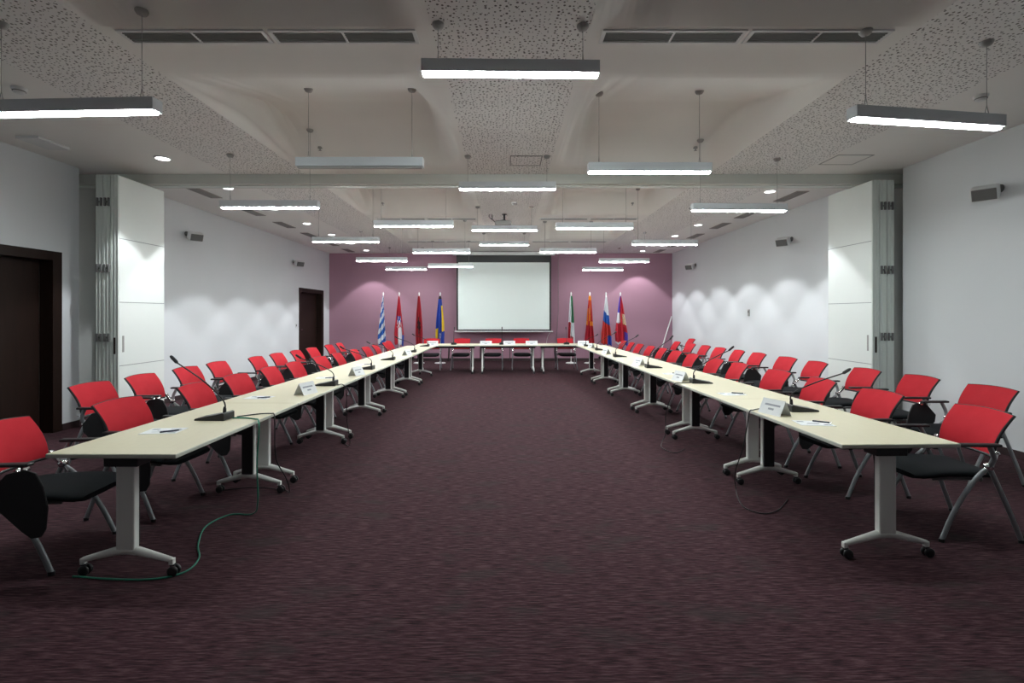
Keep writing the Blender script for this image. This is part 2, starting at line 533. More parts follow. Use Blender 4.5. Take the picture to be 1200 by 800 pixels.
# ------------------------------------------------------------------ recessed downlights
def downlight(x, y, label):
    t = thing('downlight', label, 'downlight', (x, y, ZC), 0, 'round recessed downlights in the ceiling')
    MB().lathe([(0.076, -0.001), (0.076, -0.012), (0.090, -0.012), (0.098, -0.004), (0.098, 0)], (0, 0, 0), 24).build('trim_ring', 'white', t)
    MB().lathe([(0.076, -0.004), (0.076, -0.014)], (0, 0, 0), 24).build('lens', 'spotglow', t)
    l = bpy.data.lights.new('downlight_beam', 'SPOT')
    l.energy = SPOT_W; l.spot_size = R(88); l.spot_blend = 0.22; l.shadow_soft_size = 0.03
    l.color = (0.95, 0.98, 1.0)
    o = bpy.data.objects.new('beam', l); COL.objects.link(o)
    o.parent = t; o.location = (0, 0, -0.05)
DL = [6.23, 7.68, 9.2, 10.7, 12.2, 13.7, 15.2]
for i, y in enumerate(DL):
    downlight(-4.42, y, 'small round lit downlight along the left wall, ' + nth(i, 7))
DR = [7.9, 9.4, 10.88, 12.4, 13.95, 15.35]
for i, y in enumerate(DR):
    downlight(4.26, y, 'small round lit downlight along the right wall, ' + nth(i, 6))

# ------------------------------------------------------------------ ceiling vents and fittings
def slot_vent(x0, x1, y, label):
    xc, hw = (x0 + x1) / 2, (x1 - x0) / 2
    t = thing('ceiling_vent', label, 'vent', (xc, y, ZC), 0, 'long slotted ceiling vents')
    f = MB()
    f.box(-hw, hw, -0.085, -0.062, -0.012, 0, 0.002); f.box(-hw, hw, 0.062, 0.085, -0.012, 0, 0.002)
    f.box(-hw, -hw + 0.025, -0.062, 0.062, -0.012, 0); f.box(hw - 0.025, hw, -0.062, 0.062, -0.012, 0)
    f.box(-0.008, 0.008, -0.062, 0.062, -0.012, 0)
    f.build('frame', 'white', t)
    MB().box(-hw + 0.025, hw - 0.025, -0.062, 0.062, -0.002, 0).build('backing', 'ventdark', t)
    for s in (-1, 1):
        g = MB()
        for k in range(5):
            yy = -0.046 + 0.023 * k
            a, e = sorted((s * 0.008, s * (hw - 0.025)))
            g.box(a, e, yy - 0.0045, yy + 0.0045, -0.011, -0.002)
        g.build('louvres', 'louvre', t)
for y, wh in ((3.5, 'near the camera'), (10.2, 'beyond the ceiling beam'), (13.4, 'close to the mauve wall')):
    for (x0, x1), nm in zip(((-2.76, -1.72), (-1.69, -0.65), (0.67, 1.69), (1.72, 2.72)), ('outer left', 'inner left', 'inner right', 'outer right')):
        slot_vent(x0, x1, y, 'long dark slotted ceiling vent ' + wh + ', ' + nm + ' of four')
def grille(x, y, label):
    t = thing('ceiling_grille', label, 'vent', (x, y, ZC), 0, 'brown grey air grilles beside the downlights')
    MB().box(-0.10, 0.10, -0.36, 0.36, -0.010, 0, 0.002).build('frame', 'ventpink', t)
    g = MB()
    for k in range(6):
        xx = -0.07 + 0.028 * k
        g.box(xx - 0.004, xx + 0.004, -0.33, 0.33, -0.013, -0.010)
    g.build('slats', 'midgrey', t)
for i, y in enumerate([8.0, 9.5, 10.9, 12.3, 13.85, 15.25]):
    grille(-5.0, y, 'flush brown grey air grille along the left wall, ' + nth(i, 6))
for i, y in enumerate([8.26, 9.75, 11.0, 12.45, 14.1, 15.4]):
    grille(4.8, y, 'flush brown grey air grille along the right wall, ' + nth(i, 6))
def detector(x, y, label):
    t = thing('smoke_detector', label, 'smoke detector', (x, y, ZC + vault(x, y)), 0, 'smoke detectors')
    MB().lathe([(0.02, -0.05), (0.035, -0.048), (0.045, -0.03), (0.055, -0.014), (0.055, 0)], n=20).build('body', 'white', t)
    MB().lathe([(0.036, -0.036), (0.047, -0.034), (0.047, -0.028)], n=20).build('sensor_slot', 'midgrey', t)
detector(4.33, 4.45, 'white smoke detector on the right side of the ceiling above the pendant lamp')
detector(-4.32, 4.3, 'white smoke detector on the left side of the ceiling above the pendant lamp')
detector(0.12, 8.72, 'small smoke detector on the centre strip beyond the beam')
for x, y, lb in ((-2.45, 6.35, 'left of centre before the beam'), (2.45, 6.35, 'right of centre before the beam'),
                 (-2.45, 9.55, 'left of centre beyond the beam'), (2.45, 9.55, 'right of centre beyond the beam')):
    o = MB().lathe([(0.005, -0.04), (0.022, -0.036), (0.009, -0.028), (0.009, -0.012), (0.028, -0.01), (0.028, 0.012)], n=14).build('sprinkler_head', 'grey')
    o.location = (x, y, ZC + vault(x, y))
    tag(o, 'small grey sprinkler head in the vaulted ceiling ' + lb, 'sprinkler', 'sprinkler heads')
def hatch(x0, x1, y0, y1, mt, label):
    t = thing('access_hatch', label, 'hatch', ((x0 + x1) / 2, (y0 + y1) / 2, ZC), 0)
    a, e = (x1 - x0) / 2, (y1 - y0) / 2
    f = MB()
    f.box(-a, a, -e, -e + 0.012, -0.006, 0); f.box(-a, a, e - 0.012, e, -0.006, 0)
    f.box(-a, -a + 0.01, -e, e, -0.006, 0); f.box(a - 0.01, a, -e, e, -0.006, 0)
    f.build('frame', mt, t)
    MB().box(-a + 0.01, a - 0.01, -e + 0.012, e - 0.012, -0.003, 0).build('cover', 'perf' if abs(x0) < 1 else 'ceil', t)
hatch(0.03, 0.44, 6.14, 6.54, 'midgrey', 'square access hatch with dark outline in the perforated centre strip')
hatch(4.15, 4.6, 6.1, 6.5, 'grey', 'square access hatch in the ceiling above the right partition')
tag(MB().box(-5.52, -5.26, 5.45, 5.85, ZC - 0.03, ZC, 0.006).build('ceiling_plate', 'white'), 'small white plate on the ceiling above the near left door', 'ceiling plate')

# projector on its ceiling mount
t = thing('projector', 'small ceiling projector on a dark mount behind a centre lamp', 'projector', (-0.07, 9.74, ZC), 0)
MB().box(-0.18, 0.14, -0.13, 0.13, -0.235, -0.145, 0.015).build('body', 'grey', t)
MB().lathe([(0.03, 0.128), (0.036, 0.128), (0.036, 0.15), (0.028, 0.15)], (0.06, 0, -0.19), 16, axis='y').build('lens', 'dark', t)
m_ = MB().tube([(0.0, 0, -0.14), (0.0, 0, -0.004)], 0.018, 10).lathe([(0.05, -0.008), (0.05, 0)])
for s in (-1, 1):
    m_.tube([(0, 0, -0.11), (s * 0.10, s * 0.06, -0.145)], 0.008, 6)
m_.build('mount', 'dark', t)
MB().tube(smooth_path([(-0.30, 0, -0.004), (-0.30, 0, -0.05), (-0.22, 0, -0.12), (-0.17, 0, -0.17)]), 0.008, 6).tube([(-0.24, 0.02, -0.004), (-0.24, 0.02, -0.09)], 0.008, 6).build('cable', 'dark', t)

# ------------------------------------------------------------------ loudspeakers on the walls
def speaker(x, y, z, side, label):
    """side +1: on the right wall, looking left and down"""
    t = thing('wall_speaker', label, 'speaker', (x, y, z), PI / 2 if side > 0 else -PI / 2, 'grey loudspeakers on the walls')
    # local -y points to the wall... local +y into the room
    MB().lathe([(0.045, 0), (0.045, 0.014), (0.02, 0.03)], (0, 0, 0.02), 16, axis='y').tube([(0, 0.02, 0.02), (0, 0.07, 0.02), (0, 0.10, 0.0)], 0.016, 8).build('bracket', 'midgrey', t)
    A = Matrix.Translation((0, 0.17, -0.03)) @ Matrix.Rotation(R(38 * (1 if side > 0 else -1)), 4, 'Z') @ Matrix.Rotation(R(-24), 4, 'X')
    MB().box(-0.115, 0.115, -0.075, 0.075, -0.075, 0.075, 0.022, M4=A, seg=3).build('cabinet', 'white', t)
    MB().box(-0.10, 0.10, 0.072, 0.082, -0.062, 0.062, 0.006, M4=A).build('front_grille', 'midgrey', t)
speaker(XL, 8.88, HC + 1.45, -1, 'grey loudspeaker on the left wall just beyond the partition')
speaker(XL, 13.3, HC + 1.42, -1, 'grey loudspeaker on the left wall above the far door')
speaker(XR, 5.34, HC + 1.36, 1, 'grey loudspeaker on the right wall nearest the camera')
speaker(XR, 9.26, HC + 1.41, 1, 'grey loudspeaker on the right wall just beyond the partition')
speaker(XR, 14.0, HC + 1.4, 1, 'grey loudspeaker on the right wall near the back corner')

t = thing('light_switch', 'small white light switch beside the far left door', 'light switch', (XL, 13.48, 1.22))
MB().box(0, 0.012, -0.045, 0.045, -0.06, 0.06, 0.003).build('plate', 'white', t)
MB().box(0.012, 0.018, -0.022, 0.022, -0.028, 0.028, 0.002).build('rocker', 'midgrey', t)
t = thing('wall_thermostat', 'small grey control on the right wall above the chairs', 'thermostat', (XR, 10.9, 1.56))
MB().box(-0.02, 0, -0.035, 0.035, -0.075, 0.075, 0.004).build('housing', 'grey', t)
MB().box(-0.024, -0.02, -0.02, 0.02, 0.0, 0.045, 0.001).build('display', 'dark', t)
t = thing('floor_pole', 'thin white pole leaning into the right back corner', 'pole')
MB().tube([(4.86, 15.75, 0.012), (5.375, 15.95, 1.46)], 0.018, 10).build('shaft', 'white', t)
MB().lathe([(0.02, 0), (0.026, 0.002), (0.024, 0.03)], (4.86, 15.75, 0), 12).build('tip', 'grey', t)
tag(MB().tube([(1.66, YB - 0.008, ZC - 0.02), (1.66, YB - 0.008, 1.6), (1.60, YB - 0.008, 0.60)], 0.007, 6).build('wall_cable', 'midgrey'), 'thin dark cable running down the mauve wall right of the screen', 'cable')
tag(MB().tube(smooth_path([(1.35, 15.46, 0.95), (1.28, 15.60, 0.8), (1.25, 15.9, 0.5)]), 0.006, 6).build('screen_cord', 'white'), 'pale cord hanging from the lower right end of the screen', 'cord')

# ------------------------------------------------------------------ projection screen
t = thing('projection_screen', 'large white roll-down projection screen with black border on the mauve wall', 'projection screen', (-0.125, 15.42, 0))
MB().box(-1.62, 1.62, -0.05, 0.06, 3.395, 3.50, 0.012).build('case', 'white', t)
MB().box(-1.50, 1.50, -0.003, 0.003, 1.0, 3.40).build('border', 'dark', t)
MB().box(-1.445, 1.445, -0.006, -0.0035, 1.045, 3.17).build('fabric', 'screen', t)
MB().box(-1.56, 1.56, -0.018, 0.018, 0.965, 1.0, 0.008).build('bottom_bar', 'white', t)
br = MB()
for s in (-1, 1):
    br.box(s * 1.2 - 0.03, s * 1.2 + 0.03, -0.04, 0.04, 3.49, ZC)
br.build('ceiling_bracket', 'midgrey', t)

# ------------------------------------------------------------------ flags on stands
def flag(x, y, name, label, cols, fun, ztop=2.10, zbot=0.58, wbot=0.34, lean=0.0, nf=2.6, seed=0):
    t = thing('flag_stand', label, 'flag', (x, y, 0), 0, 'flags on stands along the mauve wall')
    MB().lathe([(0.17, 0), (0.17, 0.012), (0.15, 0.022), (0.03, 0.03), (0.024, 0.06)], n=28).build('base', 'white', t)
    MB().tube([(0, 0, 0.05), (0, 0, 2.12)], 0.013, 10).build('pole', 'white', t)
    MB().lathe([(0.016, 2.115), (0.02, 2.13), (0.012, 2.14), (0.03, 2.165), (0.004, 2.225)], n=12).build('finial', 'white', t)
    nr, nc = 46, 40
    rows = []
    for j in range(nr + 1):
        v = j / nr
        wd = 0.045 + (wbot - 0.045) * (min(1, v * 1.25) ** 0.8) * (1 + 0.10 * math.sin(7 * v + seed))
        dp = 0.020 + 0.050 * min(1, v * 1.6)
        row = []
        for i in range(nc + 1):
            u = i / nc
            xx = (u - 0.5) * wd + lean * v + 0.012 * math.sin(5 * v + seed + 3 * u)
            yy = -0.02 - dp * 0.5 + dp * math.sin(u * nf * 2 * PI + seed + 0.8 * v) * 0.75
            zz = ztop + (zbot - ztop) * v - 0.05 * (u - 0.5) * v + 0.018 * math.sin(u * nf * 2 * PI + seed) * v
            row.append((xx, yy, zz))
        rows.append(row)
    g = MB().grid(rows, 0, True, lambda i, j: fun((j + 0.5) / nc, (i + 0.5) / nr))
    o = g.build('flag_cloth', cols, t)
    sd = o.modifiers.new('thickness', 'SOLIDIFY'); sd.thickness = 0.004
FY = 15.2
flag(-3.89, FY, 'greek', 'blue and white striped flag, leftmost along the mauve wall', ['f_gblue', 'f_white'],
     lambda u, v: int(math.floor(v * 9.5 + u * 2.2 + 0.2)) % 2, wbot=0.23, lean=-0.04, seed=1)
def cro(u, v):
    if 0.42 < v < 0.66 and 0.25 < u < 0.85: return (int(u * 12) + int(v * 22)) % 2 * 1 if v > 0.55 else (2 if (int(u * 9) + int(v * 26)) % 3 else 1)
    if v > 0.60 and u > 0.32 and u < 0.8 - 0.0 * v: return 1
    if v > 0.78 and u >= 0.8: return 2
    return 0
flag(-3.39, FY, 'croatian', 'red white and blue flag with chequered shield, second from the left', ['f_red', 'f_white', 'f_navy'], cro, wbot=0.28, seed=2)
flag(-2.77, FY, 'albanian', 'plain red flag with dark emblem, third from the left', ['f_dkred', 'f_black', 'f_red'],
     lambda u, v: 1 if (0.42 < v < 0.78 and abs(u - 0.42) < 0.20 * math.sin((v - 0.42) / 0.36 * PI) + 0.05 * math.sin(v * 60)) else (0 if u < 0.7 else 2), wbot=0.22, lean=0.01, seed=3)
def bos(u, v):
    if v < 0.07: return 2
    if 0.2 < v < 0.72 and u > 0.62 + 0.12 * v: return 1
    if 0.68 < v < 0.93 and u < 0.22: return 1
    if 0.76 < v < 0.88 and abs(u - 0.55) < 0.10 and (int(v * 60) + int(u * 30)) % 2: return 3
    return 0
flag(-2.11, FY, 'bosnian', 'blue and yellow flag with white stars beside the screen', ['f_navy', 'f_yellow', 'f_black', 'f_white'], bos, wbot=0.29, seed=4)
def ita(u, v):
    if v < 0.54: return 1 if u < 0.42 - 0.2 * (0.5 - v) else 0
    if v < 0.82: return 2 if u < 0.34 else (1 if u > 0.34 else 0)
    return 2 if u < 0.80 else 1
flag(1.98, FY, 'italian', 'green white and red flag right of the screen', ['f_green', 'f_white', 'f_red'], ita, wbot=0.25, seed=5)
def mac(u, v):
    if v < 0.52: return 1 if abs(u - 0.5) < 0.05 + 0.16 * v or (abs(u - 0.12) < 0.05 and v > 0.25) else (0 if v > 0.08 else 1)
    if v < 0.60: return 1 if (u > 0.6 or u < 0.22) else 0
    return 2
flag(2.56, FY, 'macedonian', 'red flag with yellow sun rays, second right of the screen', ['f_scarlet', 'f_orange', 'f_red'], mac, wbot=0.27, lean=-0.02, seed=6)
def slo(u, v):
    if v < 0.30 + 0.10 * u: return 0
    if v < 0.52 + 0.08 * u: return 1 if not (0.3 < v < 0.4 and u > 0.6) else 0
    if v > 0.80 and u > 0.58: return 3
    return 2
flag(3.07, FY, 'slovene', 'white blue and red banded flag, third right of the screen', ['f_white', 'f_gblue', 'f_scarlet', 'f_navy'], slo, ztop=2.1, wbot=0.27, seed=7)
def ser(u, v):
    if v < 0.34 and u < 0.42: return 1
    if v < 0.56 and u < 0.40: return 2
    if 0.38 < v < 0.58 and u > 0.70: return 3 if (int(u * 26) + int(v * 34)) % 3 else 2
    if v > 0.74 and u > 0.72: return 1
    if v > 0.95: return 2
    return 0
flag(3.52, FY, 'serbian', 'red blue and white flag with golden crest, rightmost along the mauve wall', ['f_red', 'f_violet', 'f_white', 'f_gold'], ser, wbot=0.36, lean=0.03, seed=8)

# ------------------------------------------------------------------ folding conference tables
TL, TW = 1.572, 0.74
def make_table():
    t = thing('conference_table', 'pale birch folding conference table', 'table')
    g = MB()
    g.box(-TL / 2 + 0.001, TL / 2 - 0.001, -TW / 2, TW / 2, TOPZ - 0.027, TOPZ, 0.007, mi=0)
    o = g.build('tabletop', ['birch', 'edge'], t)
    for p in o.data.polygons:
        if p.center.z < TOPZ - 0.004 or abs(p.normal.z) < 0.3:
            p.material_index = 1
    MB().box(-TL / 2 + 0.09, TL / 2 - 0.09, -0.03, 0.03, TOPZ - 0.095, TOPZ - 0.04, 0.006).build('beam', 'dark', t)
    sr = MB()
    for s in (-1, 1):
        sr.box(-TL / 2 + 0.06, TL / 2 - 0.06, s * 0.27 - 0.012, s * 0.27 + 0.012, TOPZ - 0.052, TOPZ - 0.027, 0.003)
    sr.build('support_rail', 'dark', t)
    for s in (-1, 1):
        xc = s * (TL / 2 - 0.125)
        leg = MB().box(xc - 0.022, xc + 0.022, -0.054, 0.054, 0.150, TOPZ - 0.075, 0.008).build('leg', 'white_metal', t)
        MB().box(*sorted((xc - s * 0.022, xc - s * 0.036)), -0.047, 0.047, 0.165, TOPZ - 0.10, 0.004).build('cable_cover', 'dark', leg)
        MB().box(xc - 0.055, xc + 0.055, -0.10, 0.10, TOPZ - 0.095, TOPZ - 0.028, 0.006).build('flip_bracket', 'dark', leg)
        f = MB()
        for q in (-1, 1):
            P = [(xc, 0, 0.148), (xc, q * 0.06, 0.143), (xc, q * 0.16, 0.117), (xc, q * 0.262, 0.090)]
            f.tube(P, [0.026, 0.026, 0.021, 0.016], 10, flat=0.95, up=(1, 0, 0))
            f.box(xc - 0.014, xc + 0.014, *sorted((q * 0.248, q * 0.275)), 0.064, 0.100, 0.004)
        f.build('foot', 'white_metal', leg)
        for q in (-1, 1):
            w_ = MB()
            for e in (-1, 1):
                w_.lathe([(0.012, e * 0.006), (0.027, e * 0.006), (0.030, e * 0.010), (0.030, e * 0.020), (0.025, e * 0.024), (0.01, e * 0.024)], (xc, q * 0.262 - 0.012, 0.030), 18, axis='x')
            w_.tube([(xc - 0.022, q * 0.262 - 0.012, 0.030), (xc + 0.022, q * 0.262 - 0.012, 0.030)], 0.008, 8)
            w_.box(xc - 0.011, xc + 0.011, q * 0.262 - 0.018, q * 0.262 + 0.008, 0.045, 0.068, 0.003)
            w_.build('castor', 'dark', leg)
    return t
table_tree = snapshot(make_table())
first = True
LEFT0, RIGHT0 = 2.73, 2.94
def left_x(y): return -1.862 + 0.008 * (y - 2.7)      # inner edge of the left row
def right_x(y): return 2.015 - 0.030 * (y - 2.9)        # inner edge of the right row
for i in range(6):
    y = LEFT0 + TL * (i + 0.5)
    place(table_tree, first, (left_x(y) - TW / 2, y, 0), PI / 2 - math.atan(0.008) , 'pale birch folding table in the left row, ' + nth(i, 6), 'table', 'folding tables set in a horseshoe')
    first = False
for i in range(6):
    y = RIGHT0 + TL * (i + 0.5)
    place(table_tree, False, (right_x(y) + TW / 2, y, 0), PI / 2 + math.atan(0.030), 'pale birch folding table in the right row, ' + nth(i, 6), 'table', 'folding tables set in a horseshoe')
BA = math.atan(0.036)
for i, nm in enumerate(('left', 'middle', 'right')):
    x = (i - 1) * TL * math.cos(BA)
    place(table_tree, False, (x, 12.325 + TW / 2 + 0.036 * x, 0), BA, 'pale birch folding table under the screen, ' + nm + ' of the three', 'table', 'folding tables set in a horseshoe')

# ------------------------------------------------------------------ chairs with red mesh backs and folding tablets (facing local +y)
def make_chair():
    t = thing('conference_chair', 'red mesh chair', 'chair')
    # seat cushion: rounded pad with a front roll
    rows = []
    n = 14
    for j in range(13):
        v = j / 12
        y = -0.19 + 0.50 * v
        hw = 0.235 * (1 - 0.10 * (1 - v) ** 2) * (1 - 0.18 * max(0, (v - 0.82) / 0.18) ** 2)
        zt = 0.452 + 0.012 * math.sin(v * PI * 0.9) - 0.028 * max(0, (v - 0.7) / 0.3) ** 2 + 0.01 * (1 - v)
        th = 0.058 * (1 - 0.35 * max(0, (v - 0.8) / 0.2) ** 2)
        ring = []
        for k in range(n * 2):
            a = 2 * PI * k / (n * 2)
            ca, sa = math.cos(a), math.sin(a)
            px_ = hw * math.copysign(abs(ca) ** 0.35, ca)
            pz_ = th / 2 * math.copysign(abs(sa) ** 0.7, sa)
            ring.append((px_, y, zt - th / 2 + pz_ - (0.006 * (1 - (px_ / hw) ** 2) if sa > 0 else 0)))
        ring.append(ring[0])
        rows.append(ring)
    s_ = MB().grid(rows)
    s_.add([p for p in rows[0][:-1]], [tuple(range(2 * n))]); s_.add([p for p in rows[-1][:-1]], [tuple(range(2 * n - 1, -1, -1))])
    s_.build('seat', 'black_fabric', t)
    # backrest: curved red mesh held by a black frame
    def back(u, v, off=0.0):
        x = (u - 0.5) * 0.445 * (1 - 0.06 * (1 - v))
        y = -0.185 - 0.125 * v ** 1.3 + 0.020 * math.sin(v * PI) - 0.032 * (1 - (2 * u - 1) ** 2)
        z = 0.562 + 0.278 * v + 0.012 * (1 - (2 * u - 1) ** 2) * v
        return Vector((x, y - off, z))
    m = MB()
    A = [[back(i / 16, j / 12) for i in range(17)] for j in range(13)]
    B = [[back(i / 16, j / 12, 0.006) for i in range(17)] for j in range(13)]
    m.grid(A); m.grid(B)
    for j in range(12):
        for k in (0, 16):
            m.add([A[j][k], A[j + 1][k], B[j + 1][k], B[j][k]], [(0, 1, 2, 3)])
    for i in range(16):
        for k in (0, 12):
            m.add([A[k][i], A[k][i + 1], B[k][i + 1], B[k][i]], [(0, 1, 2, 3)])
    m.build('backrest', 'red', t)
    fr = MB()
    for k in (0.0, 1.0):
        fr.tube([back(k, j / 12, 0.014) for j in range(13)], [0.012 - 0.004 * j / 12 for j in range(13)], 8, flat=1.1, up=(1, 0, 0))
    fr.tube([back(i / 16, 1.0, 0.010) for i in range(17)], 0.0045, 8)
    fr.tube([back(i / 16, 0.0, 0.005) for i in range(17)], 0.011, 8)
    fr.build('back_frame', 'dark', t)
    hub = {}
    for s in (-1, 1):
        hub[s] = Vector((s * 0.252, -0.125, 0.505))
        h = hub[s]
        hg = MB()
        hg.lathe([(0.012, -0.018), (0.024, -0.016), (0.026, 0), (0.024, 0.016), (0.012, 0.018)], h, 14, axis='x')
        hg.tube(smooth_path([h, (s * 0.247, -0.160, 0.540), (s * 0.232, -0.192, 0.590)], 4), 0.016, 8)
        hg.tube([h + Vector((0, 0.01, -0.006)), (s * 0.25, -0.09, 0.455)], 0.013, 8)
        hg.lathe([(0.010, -0.014), (0.018, -0.012), (0.018, 0.012), (0.010, 0.014)], (s * 0.235, -0.190, 0.586), 12, axis='x')
        hg.build('hinge', 'chrome', t)
        for nm, pts in (('leg', [(h.x, h.y, h.z - 0.01), (s * 0.254, -0.065, 0.448), (s * 0.258, 0.02, 0.345), (s * 0.263, 0.115, 0.190), (s * 0.268, 0.195, 0.012)]),
                        ('leg', [(h.x, h.y - 0.004, h.z - 0.005), (s * 0.256, -0.185, 0.37), (s * 0.262, -0.25, 0.21), (s * 0.268, -0.325, 0.012)])):
            l = MB().tube(smooth_path(pts, 5), 0.0165, 10, flat=0.72, up=(0, 1, 0)).build(nm, 'steel', t)
            e = Vector(pts[-1])
            MB().tube([e + Vector((0, 0, 0.010)), e + Vector((0, 0, -0.012))], 0.019, 10, flat=0.8, up=(0, 1, 0)).build('foot_cap', 'dark', l)
        MB().box(*sorted((s * 0.262, s * 0.312)), -0.165, 0.105, 0.648, 0.668, 0.009, seg=3).build('armrest', 'dark', t)
        MB().tube(smooth_path([h + Vector((s * 0.006, 0, 0)), (s * 0.278, -0.135, 0.57), (s * 0.287, -0.10, 0.652)], 4), 0.012, 8, flat=1.5, up=(1, 0, 0)).build('arm_bracket', 'steel', t)
    MB().tube([hub[-1] + Vector((0.02, 0.03, -0.10)), hub[1] + Vector((-0.02, 0.03, -0.10))], 0.011, 8).tube([(-0.25, -0.085, 0.425), (-0.20, -0.05, 0.405), (-0.2, 0.2, 0.40)], 0.010, 8).tube([(0.25, -0.085, 0.425), (0.20, -0.05, 0.405), (0.2, 0.2, 0.40)], 0.010, 8).build('seat_support', 'midgrey', t)
    # writing tablet folded down outside the right arm
    poly = [(-0.080, 0.520), (0.010, 0.620), (0.110, 0.640), (0.160, 0.620), (0.200, 0.540), (0.225, 0.420), (0.215, 0.295), (0.190, 0.250), (0.140, 0.245), (0.085, 0.290), (-0.070, 0.450)]
    tb = MB().prism(poly, 0.322, 0.337, 'x').build('writing_tablet', 'tablet', t)
    bv = tb.modifiers.new('bevel', 'BEVEL'); bv.width = 0.005; bv.segments = 2; bv.limit_method = 'ANGLE'
    MB().tube([(0.30, 0.06, 0.640), (0.330, 0.06, 0.625)], 0.016, 8).tube([(0.30, 0.095, 0.640), (0.330, 0.095, 0.630)], 0.016, 8).build('tablet_pivot', 'chrome', tb)
    return t
chair_tree = snapshot(make_chair())
BACK = 0.31                                   # top of the backrest behind the chair's origin
first = True
def chairs(lst, rz, fmt, group, dx, n=None):
    global first
    for i, (xb, y, a) in enumerate(lst):
        place(chair_tree, first, (xb + dx, y, 0), rz + R(a), fmt % nth(i, len(lst)), 'chair', group)
        first = False
LI = [(-3.21, 3.10, 6), (-3.10, 3.86, -3), (-3.06, 4.74, 2), (-3.06, 5.46, -2), (-3.05, 6.22, 3), (-3.04, 6.89, 0), (-3.0, 7.74, -3), (-2.98, 8.48, 2), (-2.97, 9.36, 1),
      (-2.96, 10.1, -2), (-2.95, 10.8, 2), (-2.94, 11.65, 0), (-3.03, 12.33, -1)]
LO = [(-4.12, 4.79, -2), (-4.12, 5.47, 1), (-4.13, 6.23, -2), (-4.14, 6.92, 0), (-4.02, 7.77, 2), (-4.02, 8.45, 0), (-3.98, 9.13, 2), (-3.98, 9.84, -3), (-3.98, 10.80, 0), (-3.98, 11.48, 3)]
RI = [(3.43, 3.53, -2), (3.31, 4.30, 2), (3.30, 5.12, -3), (3.27, 5.85, 3), (3.22, 6.75, -2), (3.18, 7.40, 2), (3.16, 8.28, 0), (3.13, 8.98, 3), (3.10, 9.70, -2), (3.06, 10.36, 1), (3.02, 11.06, 2),
      (2.99, 11.70, -2), (2.97, 12.40, 0)]
RO = [(4.55, 4.56, 3), (4.55, 5.36, -1), (4.47, 6.06, 0), (4.43, 6.97, -2), (4.42, 7.67, 3), (4.40, 8.52, 0), (4.36, 9.18, -3), (4.32, 9.87, 2), (4.30, 10.55, 0), (4.25, 11.25, 3), (4.20, 12.05, -2)]
chairs(LI, -PI / 2, 'red mesh chair drawn up to the left table row, %s', 'chairs along the left tables', BACK)
chairs(LO, -PI / 2, 'red mesh chair in the spare row by the left wall, %s', 'spare chairs by the left wall', BACK)
chairs(RI, PI / 2, 'red mesh chair drawn up to the right table row, %s', 'chairs along the right tables', -BACK)
chairs(RO, PI / 2, 'red mesh chair in the spare row by the right wall, %s', 'spare chairs by the right wall', -BACK)
place(chair_tree, False, (4.78, 13.45, 0), PI / 2, 'lone red mesh chair close to the right wall beyond the spare row', 'chair', None)
for i, (x, a) in enumerate(((-2.10, 3), (-1.27, 0), (-0.41, -2), (0.39, 1), (1.62, 2))):
    place(chair_tree, False, (x, 13.36 + 0.036 * x, 0), PI + R(a), 'red mesh chair facing the camera under the screen, ' + ['leftmost', 'second from the left', 'third from the left', 'fourth from the left', 'rightmost'][i] + ' of five', 'chair', 'chairs at the tables under the screen')

# ------------------------------------------------------------------ gooseneck microphones
def mic(x, y, rz, tip, label):
    """local +x points to the seat; tip = (reach, height above the table)"""
    t = thing('table_microphone', label, 'microphone', (x, y, TOPZ), rz, 'black gooseneck microphones on the tables')
    b_ = MB().prism([(-0.11, 0.0), (-0.11, 0.052), (-0.098, 0.058), (-0.05, 0.045), (0.115, 0.014), (0.12, 0.0)], -0.065, 0.065, 'y').build('base', 'dark', t)
    bv = b_.modifiers.new('bevel', 'BEVEL'); bv.width = 0.004; bv.segments = 2; bv.limit_method = 'ANGLE'
    MB().box(0.0, 0.05, -0.03, 0.03, 0.024, 0.036, 0.003, M4=Matrix.Translation((0, 0, 0.0)) @ Matrix.Rotation(R(10), 4, 'Y')).build('button', 'midgrey', b_)
    r_, h_ = tip
    p0 = Vector((-0.075, 0, 0.05)); p3 = Vector((r_, 0, h_))
    path = smooth_path([p0, p0 + Vector((0.01, 0, 0.09)), p0.lerp(p3, 0.45) + Vector((-0.02, 0, 0.05)), p3 - (p3 - p0).normalized() * 0.06], 6)
    MB().lathe([(0.013, 0.0), (0.012, 0.03), (0.008, 0.05)], (-0.075, 0, 0.045), 12).tube(path, 0.0055, 8).build('gooseneck', 'dark', t)
    d = (p3 - path[-1]).normalized()
    e = path[-1]
    MB().tube([e, e + d * 0.01, e + d * 0.06, e + d * 0.075], [0.008, 0.0125, 0.0125, 0.008], 12).build('microphone_head', 'dark', t)
LM = [(-2.19, 3.64, .34, .46), (-2.00, 5.37, .32, .33), (-2.02, 6.94, .37, .32), (-2.05, 8.35, .36, .31), (-2.0, 10.05, .32, .32), (-2.02, 11.85, .30, .30)]
for i, (x, y, r_, h_) in enumerate(LM):
    mic(x, y, PI + R([-4, 3, -2, 0, 2, 0][i]), (r_, h_), 'black gooseneck microphone on the left table row, ' + nth(i, 6))
RM = [(2.38, 3.96, .42, .33), (2.20, 5.55, .36, .41), (2.13, 7.12, .28, .46), (2.06, 8.95, .34, .40), (2.02, 10.6, .34, .40), (1.98, 11.9, .22, .29)]
for i, (x, y, r_, h_) in enumerate(RM):
    mic(x, y, R([4, -3, 0, 2, 0, 3][i]), (r_, h_), 'black gooseneck microphone on the right table row, ' + nth(i, 6))
